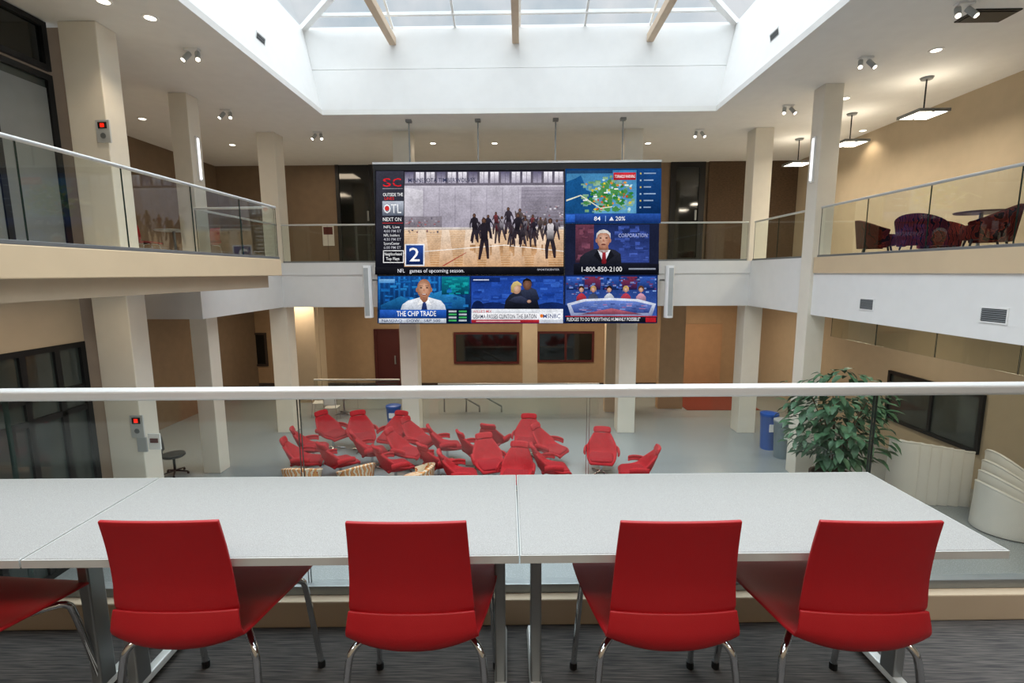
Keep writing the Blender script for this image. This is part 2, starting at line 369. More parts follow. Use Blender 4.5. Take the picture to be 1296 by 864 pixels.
# railings ----------------------------------------------------------------------
def railing(label, a, b, zb, zt, n, group, railr=.025, th=.012, cap=None, shoe=True, railm=alum):
    a = Vector(a); b = Vector(b); mid = (a+b)/2; t = thing('glass_railing', label, 'railing', (mid.x,mid.y,zb), 0, group)
    d = (b-a)/n; dn = d.normalized(); off = (mid.x,mid.y,zb)
    if cap: 
        w,h = cap; nn = Vector((-dn.y,dn.x))*w/2; P = [a-nn,b-nn,b+nn,a+nn]
        MB().hexa([(q.x,q.y,zt-h) for q in P],[(q.x,q.y,zt) for q in P]).build('handrail', railm, t, off, bevel=.012, seg=3)
    else: MB().tube([(a.x,a.y,zt-railr),(b.x,b.y,zt-railr)],railr,10).build('handrail', railm, t, off, smooth=True)
    z0 = zb+(.03 if shoe else .0)
    for i in range(n):
        p = a+d*i+dn*.006; q = a+d*(i+1)-dn*.006
        MB().sheet(p,q,z0,zt-(cap[1] if cap else railr*2)+.004,th).build('glass_panel',[glass,glasse],t,off)
    if shoe:
        nn = Vector((-dn.y,dn.x))*.025; P = [a-nn,b-nn,b+nn,a+nn]
        MB().hexa([(q.x,q.y,zb) for q in P],[(q.x,q.y,zb+.045) for q in P]).build('base_shoe', steel, t, off, bevel=.004)
    return t
railing('near glass railing with flat aluminium handrail behind the white tables',edge(-6.1,2.11),edge(5.42,2.11),.13,1.105,9,'glass railings',cap=(.07,.048),th=.014)
railing('glass railing along the left landing before the elevator',(-5.03,2.4),(-5.03,10.25),ZU,ZU+1.07,6,'glass railings')
railing('short glass railing closing the far end of the left landing',(-6.75,10.33),(-5.06,10.25),ZU,ZU+1.07,1,'glass railings')
railing('glass railing along the left gallery past the landing',(-6.8,10.4),(-6.8,13.85),ZU,ZU+1.07,2,'glass railings')
railing('long glass railing on the far gallery behind the video wall',(-6.7,YF+.04),(6.3,YF+.04),ZU,ZU+1.07,10,'glass railings')
railing('glass railing along the near right gallery by the patterned chairs',(XR+.04,2.4),(XR+.04,10.85),ZU,ZU+1.07,6,'glass railings')
railing('short glass railing on the right gallery beyond the tall column',(XR+.04,11.35),(XR+.04,13.85),ZU,ZU+1.07,2,'glass railings')
railing('low glass stair railing on the ground floor under the video wall',(-2.75,15.9),(2.6,15.9),ZG,ZG+1.07,4,'glass railings',railr=.03,shoe=False)
railing('glass stair railing on the ground floor left of the middle columns',(-7.2,16.6),(-4.2,16.6),ZG,ZG+1.07,2,'glass railings',railr=.03,shoe=False)
t = thing('stair_handrail','pair of sloping stair handrails behind the ground floor glass railing','handrail',(-1.9,16.2,ZG))
for dx in (0,.75): MB().tube([(-2.6+dx,16.2,ZG),(-2.6+dx,16.2,ZG+.9),(-1.4+dx,16.2,ZG+.2),(-1.4+dx,16.2,ZG)],.03,8).build('rail', midgrey, t, (-1.9,16.2,ZG))
t = thing('glass_draft_curtain','row of glass panels hanging below the right gallery edge','glass panel',(6.5,6.4,.25))
for i in range(6):
    y0 = 2.5+i*1.3; MB().sheet((6.5,y0),(6.5,y0+1.285),.25,ZS,.01).build('glass_panel',[draft,glasse],t,(6.5,6.4,.25))

# ------------------------------------------------------------------ foreground tables
RZ = rad(1.5)
def near(x, y): return (x, y+TW*x, 0)
def make_table():
    t = thing('folding_table','','table',(0,0,0),0,'white tables in a row along the railing')
    MB().box(-.757,.757,-.3,.3,.712,.74).build('tabletop', tabtop, t, bevel=.004)
    e = MB(); e.box(-.76,.76,-.304,-.3,.712,.738); e.box(-.76,.76,.3,.304,.712,.738); e.box(-.76,-.757,-.3,.3,.712,.738); e.box(.757,.76,-.3,.3,.712,.738)
    e.build('edge_band', tabledge, t)
    MB().box(-.66,.66,-.02,.02,.66,.70).build('crossbar', steel, t)
    for s in (-1,1):
        x = s*.695
        l = MB().box(x-.02,x+.02,-.035,.035,.05,.71).build('leg', steel, t, bevel=.006)
        MB().hexa([(x-.025,-.27,.03),(x+.025,-.27,.03),(x+.025,.27,.03),(x-.025,.27,.03)],[(x-.018,-.27,.055),(x+.018,-.27,.055),(x+.018,.27,.055),(x-.018,.27,.055)]).build('foot', alum, l, bevel=.004)
        for y in (-.25,.25): MB().cyl((x-.016,y,.022),(x+.016,y,.022),.022,14).build('caster', blackp, l)
        MB().box(x-.02,x+.02,-.22,.22,.69,.712).build('bracket', steel, t)
    return t
tb = make_table(); tb.location = near(.750,1.705); tb.rotation_euler.z = RZ; tb['label'] = 'right hand white table ending before the potted tree'
dup(tb,near(-.774,1.705),RZ,'middle white table with two red chairs left of the centre seam')
dup(tb,near(-2.300,1.705),RZ,'left hand white table cut off by the frame edge')

# ------------------------------------------------------------------ red chairs
def make_chair():
    t = thing('red_chair','','chair',(0,0,0),0,'red plastic chairs at the white tables')
    seat = [(.24,.446,.205,0),(.23,.464,.235,0),(.195,.478,.252,.004),(.05,.466,.244,.028),(-.08,.459,.226,.044),(-.15,.456,.212,.046),(-.205,.460,.202,.044),(-.244,.482,.202,.04),(-.258,.522,.200,.035),(-.251,.565,.195,.03),(-.2415,.598,.1905,.0262)]
    back = [(-.229,.57,.186,.028),(-.2345,.594,.189,.0266),(-.2345,.62,.188,.024),(-.231,.69,.183,.018),(-.240,.80,.178,.012),(-.254,.893,.174,.006)]
    MB().grid(shell(seat,14,4)).build('seat', redpl, t, smooth=True, solid=.010, bevel=.003)
    MB().grid(shell(back,14,4)).build('backrest', redpl, t, smooth=True, solid=.011, bevel=.003)
    for s in (-1,1):
        l = MB().tube(cr([(s*.10,-.04,.444),(s*.165,-.13,.438),(s*.2,-.17,.42),(s*.213,-.185,.37),(s*.225,-.21,.2),(s*.235,-.24,.012)],5),.0115,10).build('leg', chrome, t, smooth=True)
        MB().cyl((s*.235,-.24,0),(s*.2345,-.239,.03),.015,12).build('foot_cap', blackp, l)
        l = MB().tube(cr([(s*.10,.04,.442),(s*.18,.12,.442),(s*.212,.155,.43),(s*.222,.17,.38),(s*.23,.2,.2),(s*.238,.23,.012)],5),.0115,10).build('leg', chrome, t, smooth=True)
        MB().cyl((s*.238,.23,0),(s*.2376,.229,.03),.015,12).build('foot_cap', blackp, l)
    m = MB()
    m.box(-.11,.11,-.06,.06,.435,.454); m.build('seat_frame', dark, t)
    return t
ch = make_chair(); ch.location = (-1.055,1.565,0); ch.rotation_euler.z = rad(1); ch['label'] = 'red plastic chair under the left seam, second from the left frame edge'
for x,y,r,l in ((-.335,1.565,rad(1),'red plastic chair just left of the centre table seam'),(.455,1.575,rad(1),'red plastic chair just right of the centre table seam'),
                (1.03,1.58,0,'rightmost red plastic chair at the white tables'),(-1.85,1.44,rad(-4),'red plastic chair mostly cut off at the left frame edge')):
    dup(ch,(x,y,0),r,l)

# ------------------------------------------------------------------ video wall
A0 = pt(471,207,Y=13); A1 = pt(836,206,Y=13); B0 = pt(480,411,Y=13); B1 = pt(831,408,Y=13)
x0 = (A0.x+B0.x)/2; x1 = (A1.x+B1.x)/2; zt = (A0.z+A1.z)/2; zb = (B0.z+B1.z)/2
W = x1-x0; H = zt-zb
VL = Vector(((x0+x1)/2,13,zb))
vw = thing('video_wall','large hanging video wall showing six television pictures','video wall',VL)
MB().box(-W/2,W/2,.0,.14,0,H).build('cabinet', blackp, vw, bevel=.01)
MB().box(-W/2,W/2,-.02,.14,H,H+.05).build('top_trim', alum, vw)
for px in (518,605,703,788):
    q = pt(px,175,Y=13.07).x-VL.x
    r = MB().cyl((q,.07,H+.04),(q,.07,ZC-zb),.018,8).build('hanging_rod', steel, vw)
    MB().box(q-.07,q+.07,.0,.14,ZC-zb-.06,ZC-zb).build('ceiling_plate', steel, r)
MB().box(-W/2+.3,W/2-.3,.15,.3,.3,H-.3).build('rear_frame', steel, vw)

DG = {}
def text_mesh(s):
    if s in DG: return DG[s]
    cu = bpy.data.curves.new('t','FONT'); cu.body = s; cu.size = 1; cu.resolution_u = 2; cu.offset = .004
    o = bpy.data.objects.new('t',cu); C.objects.link(o)
    dg = bpy.context.evaluated_depsgraph_get(); ev = o.evaluated_get(dg); me = ev.to_mesh()
    vs = [v.co.copy() for v in me.vertices]; fs = [tuple(p.vertices) for p in me.polygons]
    ev.to_mesh_clear(); bpy.data.objects.remove(o); bpy.data.curves.remove(cu)
    DG[s] = (vs,fs); return DG[s]
def SX(px,py):
    t = (py-207)/204; l = 471+9*t; r = 836-5*t
    return ((px-l)/(r-l)-.5)*W, (1-(py-207+ (px-653)*.004)/203.5)*H
KX = W/358
rnd = random.Random(3)
class Art:
    def __init__(s): s.bm = bmesh.new(); s.cl = s.bm.loops.layers.float_color.new('Col')
    def f(s, loc, cols, L):
        vs = [s.bm.verts.new((x,-.004-.0025*L,z)) for x,z in loc]
        try: fc = s.bm.faces.new(vs)
        except ValueError: return
        for i,lp in enumerate(fc.loops): lp[s.cl] = (*(cols[i] if isinstance(cols,list) else cols),1)
    def poly(s, pts, c, L=1, c2=None):      # c2: colour at the lowest edge, shaded from c at the top
        a = lin(c)
        if c2:
            b = lin(c2); y0 = min(p[1] for p in pts); y1 = max(p[1] for p in pts)
            s.f([SX(*p) for p in pts],[tuple(u+(v-u)*(p[1]-y0)/(y1-y0) for u,v in zip(a,b)) for p in pts],L)
        else: s.f([SX(*p) for p in pts], a, L)
    def rect(s, a,b,c_,d, c, L=1, c2=None):
        c1 = lin(c); cc = lin(c2) if c2 else c1
        s.f([SX(a,b),SX(c_,b),SX(c_,d),SX(a,d)],[c1,c1,cc,cc],L)
    def ell(s, cx,cy,rx,ry, c, L=2, n=20, c2=None):   # c2: rim colour, the middle shaded to c
        a = lin(c)
        P = [(cx+rx*math.cos(2*math.pi*i/n),cy+ry*math.sin(2*math.pi*i/n)) for i in range(n)]
        if not c2: s.poly(P,c,L); return
        b = lin(c2)
        for i in range(n): s.f([SX(cx-rx*.15,cy-ry*.15),SX(*P[i]),SX(*P[(i+1)%n])],[a,b,b],L)
    def specks(s, n, x0,y0,x1,y1, cols, w, h, L):
        for i in range(n):
            x = rnd.uniform(x0,x1); y = rnd.uniform(y0,y1); ww = w*rnd.uniform(.5,1.3); hh = h*rnd.uniform(.5,1.3)
            s.rect(x,y,min(x+ww,x1),min(y+hh,y1),rnd.choice(cols),L+rnd.uniform(0,.8),rnd.choice(cols))
    def text(s, str_, x, y, w, h, c, L=5):        # fits lettering in a box: left x, baseline y, width w, height h (photo pixels)
        vs,fs = text_mesh(str_)
        mx = max(v.x for v in vs); mn = min(v.x for v in vs); my = max(v.y for v in vs)
        X,Z = SX(x,y); sx = w*KX/(mx-mn); sz = h*KX/max(my,.6); col = lin(c)
        V = [s.bm.verts.new((X+(v.x-mn)*sx,-.004-.0025*L,Z+v.y*sz)) for v in vs]
        for q in fs:
            try: fc = s.bm.faces.new([V[i] for i in q])
            except ValueError: continue
            for lp in fc.loops: lp[s.cl] = (*col,1)
    def build(s, name, parent, label):
        me = bpy.data.meshes.new(name); s.bm.to_mesh(me); s.bm.free(); me.materials.append(ledpic)
        o = bpy.data.objects.new(name, me); C.objects.link(o); o.parent = parent; o['label'] = label; return o

# sports picture
A = Art()
A.rect(475,215,714.5,346,'#15151c',0)
A.rect(476,216,511,334,'#3a3a46',1,'#15151d')
A.text('S',485,235,10,10,'#e0222a'); A.text('C',497,235,11,10,'#e0222a'); A.rect(486,229,508,230.3,'#33333f',6)
A.rect(484,237,510,238,'#888890',2)
A.text('OUTSIDE THE',485,247,25,4,'#ffffff'); A.text('LINES',487,251.5,12,3.5,'#e03030')
A.rect(484,253,511,271,'#b4bac6',2,'#5a6272'); A.text('OTL',486,268,22,11,'#f5f7fa'); A.ell(490,262,3,3,'#c33',6)
A.text('NEXT ON',485,278,23,4.5,'#ffffff'); A.rect(484,280,510,280.8,'#c03030',2)
for i,s_ in enumerate(['NFL Live','4:00 PM ET','NFL Insiders','4:30 PM ET','SportsCenter','6:00 PM ET']): A.text(s_,486,287+i*5.2,22 if i%2 else 20,3.2,'#e8e8ea' if i%2==0 else '#b8b8c0')
A.rect(485,315,511.5,331,'#f0f0f0',2); A.rect(486,316,510.5,330,'#15151c',3); A.text('Neighborhood',487,321.5,22,3.6,'#ffffff'); A.text('Top Plays',489,327.5,17,3.6,'#ffffff')
# gym: banners above, pale stands, wooden court
A.rect(512,217,714,336,'#8d8797',1,'#a49ca6')
A.rect(512,217,714,234,'#545060',2,'#6e6874')
for i in range(15):
    A.rect(513+i*13.5,217.5,523.5+i*13.5,231,'#f0ecf4' if i%3 else '#5e5a74',3,'#aaa4b6')
    A.rect(518+i*13.5,217.5,518.6+i*13.5,231,'#6a6474',3.5)
A.text('MINNESOTA TIMBERWOLVES',517,230,84,5,'#2b3150',4)
A.rect(512,234,714,290,'#c4bfca',2,'#9c95a2')
for i in range(26): A.rect(536,237+i*1.9,660,237.7+i*1.9,'#aaa4b2',3)
for i in range(7): A.rect(536+i*20,236,537+i*20,288,'#a59fac',3.2,'#8c8694')
A.poly([(512,236),(536,240),(536,286),(512,292)],'#d6d2da',3.3,'#a29ca8')
A.rect(660,236,714,284,'#a19aa8',3,'#6a646e')
for i in range(10): A.rect(661,240+i*4.3,714,241.2+i*4.3,'#8a8492',3.2)
A.specks(60,661,258,713,284,['#75707c','#aca6b0','#67626c','#8c5a60','#d0ccd4'],2.2,2.2,3.4)
A.rect(512,272,560,294,'#8f8892',3.5,'#6a626a'); A.specks(50,513,273,559,293,['#6a6470','#aca6b2','#565058','#9c6468'],2.4,2.4,3.6)
A.rect(512,288,714,336,'#e2c5a8',4,'#bd8a5a'); A.rect(512,286,714,289,'#e4dcd8',5,'#b4a69c')
for i in range(16): A.rect(512,291+i*2.9,714,292+i*2.9,'#d8b793',4.2,'#cfa880')
for i in range(6): x = 530+i*30; A.poly([(x,289),(x+9,289),(x+16,336),(x-4,336)],'#eed8c2',4.4,'#cda27a')
for i in range(30): x = rnd.uniform(594,702); A.rect(x,308,x+rnd.uniform(1.5,3.5),rnd.uniform(314,324),'#96714f',5.1,'#c79a70')
A.poly([(512,318),(640,308),(714,316),(714,317),(640,309),(512,319)],'#f6ede4',5.3)
A.poly([(560,335),(590,318),(591.5,318),(563,335)],'#a8453a',5.3)
def player(x,y,h,c,L=6,shirt=None):
    w = h*.105; k = rnd.uniform(-.8,.8); ln = rnd.uniform(-.06,.06)*h
    def q(a,b): return (x+a*w+ln*(b if b > .5 else 0), y-b*h)
    A.ell(x+k*.5+ln,y-h*.91,h*.055,h*.075,'#7a5848',L,10,'#2a1c18')
    A.poly([q(-.5,.86),q(.5,.86),q(1.0,.78),q(.75,.6),q(.8,.44),q(-.8,.44),q(-.75,.6),q(-1.0,.78)],shirt or c,L,'#1c181f')
    a1,a2 = rnd.uniform(.2,1.0),rnd.uniform(.2,1.2); kn = rnd.uniform(0,.4)
    A.poly([q(-.85,.48),q(.1,.48),q(-.05-a1*.4-kn,.25),q(-.2-a1,0),q(-.75-a1,0),q(-.8-a1*.5-kn,.25)],c,L,'#33262a'); A.poly([q(-.1,.48),q(.85,.48),q(.85+a2*.5+kn,.25),q(.75+a2,.02),q(.25+a2,.02),q(.15+a2*.4,.25)],c,L,'#33262a')
    for s_ in (-1,1):
        u = rnd.uniform(.0,1.2); v = rnd.choice([.46,.5,.62,.9]); A.poly([q(s_*.8,.83),q(s_*1.1,.8),q(s_*(1.35+u*.5),.64),q(s_*(1.2+u),v),q(s_*(.95+u),v-.01),q(s_*(1.0+u*.4),.64),q(s_*.7,.7)],c,L+.5)
for i in range(26):
    x = rnd.choice([rnd.uniform(592,634),rnd.uniform(634,692),rnd.uniform(640,710)]); player(x,rnd.uniform(294,311),rnd.uniform(22,35),rnd.choice(['#3c353f','#4a424a','#2e2a36','#5a4e4c']),6+i*.04,rnd.choice([None,None,'#7a747e','#a8a2ac','#7a3a3e']))
player(614,327,54,'#2a252e',8.2); player(697,326,52,'#2a262e',8.2,'#dcd6d8'); player(602,306,38,'#2b2730',7.6); player(655,308,40,'#2b2730',7.6)
A.rect(513,307,538,335,'#e8ecf4',9); A.rect(514.5,308.5,536.5,333.5,'#2a4a96',9.4,'#10204c'); A.text('2',519,329,13,17,'#ffffff',10)
A.rect(475,336.5,714.5,346,'#1c1c22',9,'#0a0a0e'); A.text('NFL',504,343.5,9,4.6,'#e8e8ee',10); A.text('games of upcoming season.',519,343.5,70,4.6,'#e8e8ee',10); A.text('SPORTSCENTER',681,341,28,2.2,'#c0c0c8',10)
A.build('sports_picture', vw, 'basketball gym broadcast with dark sidebar')
# weather
A = Art(); A.rect(715.5,214,836,281.5,'#0d3f78',0)
A.rect(717,216,805,269,'#3f7fae',1,'#5d9ec6')
A.poly([(717,230),(728,226),(735,222),(739,231),(742,240),(749,243),(756,250),(754,260),(752,269),(717,269)],'#1a5790',2,'#174a7c')
A.specks(80,735,222,803,268,['#6f9a72','#86a878','#7ba9b8','#90b8a0','#5a8c64'],6,4,2.2)
for c,n,r_ in (('#4a8a4c',34,4),('#2f7a38',24,3),('#d0c040',16,2),('#d88a3a',12,2),('#c8502f',12,1.7),('#b8d8e0',24,2)):
    for i in range(n):
        cx = min(798,max(742,rnd.gauss(770,15))); cy = min(264,max(228,rnd.gauss(247,10))); A.poly([(cx+r_*rnd.uniform(.3,1.4)*math.cos(k*.7),cy+r_*rnd.uniform(.3,1.2)*math.sin(k*.7)) for k in range(9)],c,3+rnd.uniform(0,.6))
A.poly([(717,252),(735,246),(760,262),(775,260),(775,261.2),(760,263.4),(735,247.4),(717,254)],'#e0e0c8',4)
A.rect(717,216,775,220,'#23456c',4); A.rect(776,219,804,228,'#d8303a',4,'#9c1620'); A.text('TORNADO WARNING',777.5,225.5,25,3.6,'#ffffff')
A.rect(806,215,835,269,'#1a4884',4,'#0c2a55')
for i in range(6): A.rect(809,219.3+i*8.3,811,221.3+i*8.3,['#c8b45a','#a8bccc'][i%2],5); A.rect(814,219.3+i*8.3,829-(i%3)*3,220.8+i*8.3,'#8fa6c4',5)
for i in range(5): A.rect(738+i*13,252-i*4.6,743+i*13,253.5-i*4.6,'#f4f4f4',5)
A.rect(716,269.5,835.5,281,'#2a54a8',5,'#142c60'); A.rect(717,270.5,728,280,'#3a74d8',6,'#1f4aa4'); A.text('84',752,278,8,5,'#ffffff',6); A.rect(766,272,767,279,'#8fb0e0',6); A.poly([(771,278),(774,273),(777,278)],'#e8e8f0',6); A.text('20%',779,278,12,5,'#ffffff',6)
A.build('weather_picture', vw, 'weather map with green and red storm patches')
# interview
A = Art(); A.rect(716,282,834,347,'#1b2036',0)
A.rect(729,283,822,331,'#1d2a54',1,'#31448a')
A.rect(729,283,752,331,'#6a3a4c',2,'#33222f'); A.specks(24,730,285,752,328,['#4a2c3a','#7a4658','#5a3446'],6,6,2.3); A.specks(50,778,284,821,328,['#2b3c7c','#3b52a0','#24346c','#4a62b4'],8,4,2.2); A.text('CORPORATION',783,299,36,4.6,'#a8b2dc',4)
A.poly([(733,343),(735,324),(741,319),(752,314),(766,312),(779,315),(786,320),(788,343)],'#2a2c38',5,'#0c0d12'); A.poly([(757,315),(765,333),(773,315)],'#eef1f6',6,'#b8bcc8'); A.poly([(763,318),(767,318),(768,331),(765,335),(762,331)],'#9c2a34',7,'#5c1218')
A.poly([(757,315),(764,333),(752,322)],'#16171e',6.5); A.poly([(773,315),(766,333),(778,322)],'#16171e',6.5)
A.poly([(759,309),(770,309),(771,316),(765,320),(758,316)],'#9a6a56',6,'#7c5242'); A.ell(764,302,8.2,11.3,'#e2b49c',6.4,22,'#a87058')
A.ell(755.6,303,1.5,2.8,'#b07c66',6.2,10); A.ell(772.4,303,1.5,2.8,'#b07c66',6.2,10)
A.poly([(755,301),(755.4,294),(759,290.5),(764,289),(769,290.5),(772.8,294),(773,301),(771.4,296),(768,293.6),(760,293.6),(756.8,296)],'#d4d0cc',7)
for ex in (760.5,767.8): A.ell(ex,299.8,1.6,.8,'#33231e',8,10); A.rect(ex-2.2,297.2,ex+2.2,297.9,'#a8988c',8)
A.poly([(764,300.5),(765.8,304.4),(762.6,304.4)],'#b87c66',8); A.ell(764.2,308,3,.9,'#6c3430',8,12)
A.rect(727,332.5,834,346.5,'#1a1c28',8.5,'#08090e'); A.text('1-800-850-2100',737,342.5,51,6,'#f2f2f2',9); A.rect(796,338,830,340,'#8f95a2',9)
A.build('interview_picture', vw, 'man in dark suit speaking beside a phone number')
# business show
A = Art(); A.rect(478,348,596.5,410,'#0a2a52',0)
A.rect(478,348,596,394,'#14488a',1,'#0a1f40')
for i in range(18): A.rect(479+i*6.4,349,481.5+i*6.4,392,rnd.choice(['#1b66b4','#17579c','#2278c8']),2,'#0c3264')
A.specks(50,480,350,594,390,['#1c6cb4','#2a86cc','#0f3f78','#1858a0'],9,3,2.4)
A.rect(560,349,595,372,'#0f8290',3,'#083a52'); A.specks(24,561,350,594,372,['#12929c','#0c5a70','#18a4a8'],6,3,3.2); A.poly([(482,386),(508,374),(520,379),(530,381),(545,372),(560,367),(576,372),(590,377),(590,392),(482,392)],'#2a84c0',2.9,'#0d3c70')
A.rect(480,352,500,357,'#7eb4e2',4,'#4a88c4')
A.poly([(507,394),(510,385),(517,380),(526,377.5),(538,374),(550,377.5),(559,380),(564,386),(566,394)],'#f4f6fa',5,'#b4bccb'); A.poly([(532,374),(543,374),(542,380),(538,383),(533,380)],'#a87258',6,'#8a5a44'); A.poly([(536,382),(540,382),(542,393),(538,395),(534,393)],'#2c3e78',7,'#121c40')
A.poly([(533,378),(537,383),(529,386)],'#ffffff',7); A.poly([(543,378),(539,383),(547,386)],'#ffffff',7)
A.ell(537.5,364.5,9,12.6,'#dcae92',6.4,24,'#9c674c'); A.ell(528.4,366,1.5,3,'#a8735a',6.2,10); A.ell(546.6,366,1.5,3,'#a8735a',6.2,10)
for ex in (533.8,541.4): A.ell(ex,363.2,1.7,.8,'#2a1a16',8,10); A.rect(ex-2.3,360.6,ex+2.3,361.3,'#6a4636',8)
A.poly([(537.4,363.5),(539.2,368),(535.8,368)],'#b07c62',8); A.ell(537.6,372,3.4,1.2,'#7c3c34',8,12); A.rect(535.4,371.2,539.8,372,'#f0e6e0',8.5)
A.rect(481,392,566,403,'#2a62c4',7.5,'#123478'); A.text('THE CHIP TRADE',503,400.5,51,6.6,'#ffffff',8.5)
A.rect(566,391,596,409.5,'#0a1a34',7)
for i in range(4):
    for k in range(2): A.rect(569+k*13,393+i*4,579+k*13,395.3+i*4,['#b8bec6','#3fa85c'][(i+k)%2],8)
A.rect(480,403.5,566,409.5,'#d8dee8',7.5,'#a8b0bc'); A.text('NASDAQ   DOW   S&P 500',484,408.4,76,3.6,'#15305c',8.5)
A.build('business_picture', vw, 'bald man in white shirt with blue caption')
# politics
A = Art(); A.rect(597,348,714.5,410,'#17337c',0)
A.rect(598,349,714,394,'#1a3a8c',1,'#2c56b4')
A.specks(70,598,350,713,392,['#1c429c','#2750ae','#183682','#3460bc'],12,5,1.4)
A.ell(625,394,24,12,'#14285e',3); A.ell(700,396,26,14,'#14285e',3); A.ell(606,390,8,10,'#10204c',3.2)
A.poly([(639,394),(641,380),(646,373),(653,368),(662,366),(674,369),(681,377),(685,394)],'#262a3a',5,'#0c0e16')
A.poly([(660,367),(672,362),(680,366),(684,378),(676,384),(664,378)],'#333a50',6,'#14182a'); A.ell(668.5,359,5.6,7.2,'#8c6450',6.4,18,'#543628'); A.poly([(662,358),(663.4,353),(668,350.5),(673,353),(675,358),(672,354.6),(666,354)],'#1d1816',7)
A.ell(655,364.5,5.6,6.8,'#dcb8a0',6.6,18,'#a67c64'); A.poly([(648,369),(648,361),(651,356),(656,354.5),(661,358),(661.5,361),(656,359.5),(652,363),(651,370)],'#d6c080',7,'#a88a4c'); A.poly([(645,380),(652,375),(661,373.6),(670,379),(668,384),(654,383)],'#3a4058',7,'#1c2032'); A.ell(671,381,2.8,2.2,'#cfa58e',8,10,'#9c7460')
A.rect(598,350,634,356,'#132a66',4); A.rect(600,352.3,620,353.8,'#c8d0e4',5)
A.rect(598,391,714,397,'#f2f4f8',7.5,'#c4c8d0'); A.text("WILLIE'S MIX",600,395.8,24,3.4,'#c02020',8.5)
A.rect(598,396.5,684,405,'#fafafc',8,'#d4d4da'); A.text('OBAMA PASSES CLINTON THE BATON',600,403.5,82,5.4,'#151a38',9)
A.rect(684,394.5,714,405,'#e9ecf2',8.4); A.text('MSNBC',689,403,22,5.2,'#18306c',9); A.ell(687,400,2.2,2.4,'#d8742c',9)
A.rect(598,405,714,409.5,'#b8303a',8,'#7c1620'); A.rect(604,406.6,660,407.8,'#d8b8b8',8.6); A.rect(684,405,714,409.5,'#c4c8d2',8.4)
A.build('politics_picture', vw, 'two people embracing above a white caption')
# panel show
A = Art(); A.rect(715.5,347,833,409.5,'#0f1f4c',0)
A.rect(717,348,832,402,'#16306e',1,'#3a58a4')
for i in range(5): A.rect(718+i*23,349,738+i*23,366,['#3a62bc','#7c3048','#2f56ac','#84324c','#3a62bc'][i],2,'#0e1a44')
A.specks(90,717,349,831,372,['#4a70c4','#223f8c','#6a3a60','#88a4dc','#16285c'],4,2.2,2.4)
for i,(x,c) in enumerate([(737,'#c83a48'),(752,'#3b4360'),(772,'#d8dce4'),(793,'#c84458'),(812,'#e0a0b4')]):
    A.poly([(x-6.5,383),(x-6,375),(x-3,371.5),(x,370),(x+3,371.5),(x+6,375),(x+6.5,383)],c,4,'#4a2430' if i in (0,3) else '#50586c'); A.ell(x,365.5,2.9,3.9,'#e0b49c',5,12,'#a87860'); A.poly([(x-3.8,369),(x-3.5,363),(x-1.5,360.6),(x+1.5,360.6),(x+3.5,363),(x+3.8,369),(x+2.6,364.6),(x,362.8),(x-2.6,364.6)],['#3a241a','#b8945c','#2a1c18','#c0a060','#5a3820'][i],6)
A.poly([(719,384),(740,378),(775,376.5),(808,378),(831,384),(826,400),(724,400)],'#dce2f0',5,'#7c88b0'); A.poly([(724,386),(742,381),(775,379.5),(806,381),(826,386),(822,396),(728,396)],'#6a84cc',6,'#2a3c7c'); A.specks(40,730,383,820,396,['#5a74bc','#8ca0d8','#3a4c8c','#b0607c'],7,1.6,6.3); A.poly([(735,398),(775,390),(815,398)],'#c06878',7,'#70384c')
A.rect(717,400,832,408.5,'#1c2030',8,'#0a0c14'); A.rect(717,400,832,401,'#c02830',9); A.text('PLEDGES TO DO "EVERYTHING HUMANLY POSSIBLE"',719,406.8,94,4.6,'#f0f0f4',9); A.rect(818,402,831,408,'#b8202c',9)
A.build('talk_show_picture', vw, 'five people seated along a curved desk')

# column speakers
def speaker(px, l):
    a = pt(px,402,Y=13.0); b = pt(px,336,Y=13.0); h = b.z-a.z
    t = thing('column_speaker', l, 'speaker', (a.x,13.0,a.z), 0, 'white column speakers beside the video wall')
    MB().prism([(-.11,.1),(-.11,-.02),(-.07,-.1),(.07,-.1),(.11,-.02),(.11,.1)],0,h).build('body', white, t, bevel=.01)
    MB().box(-.06,.06,-.106,-.1,.06,h-.06).build('grille', greyp, t)
    MB().box(-.03,.03,.1,YF-13.0-.03,h*.7,h*.7+.05).build('bracket', steel, t)
speaker(467,'tall white column speaker hanging left of the video wall'); speaker(846,'tall white column speaker hanging right of the video wall')

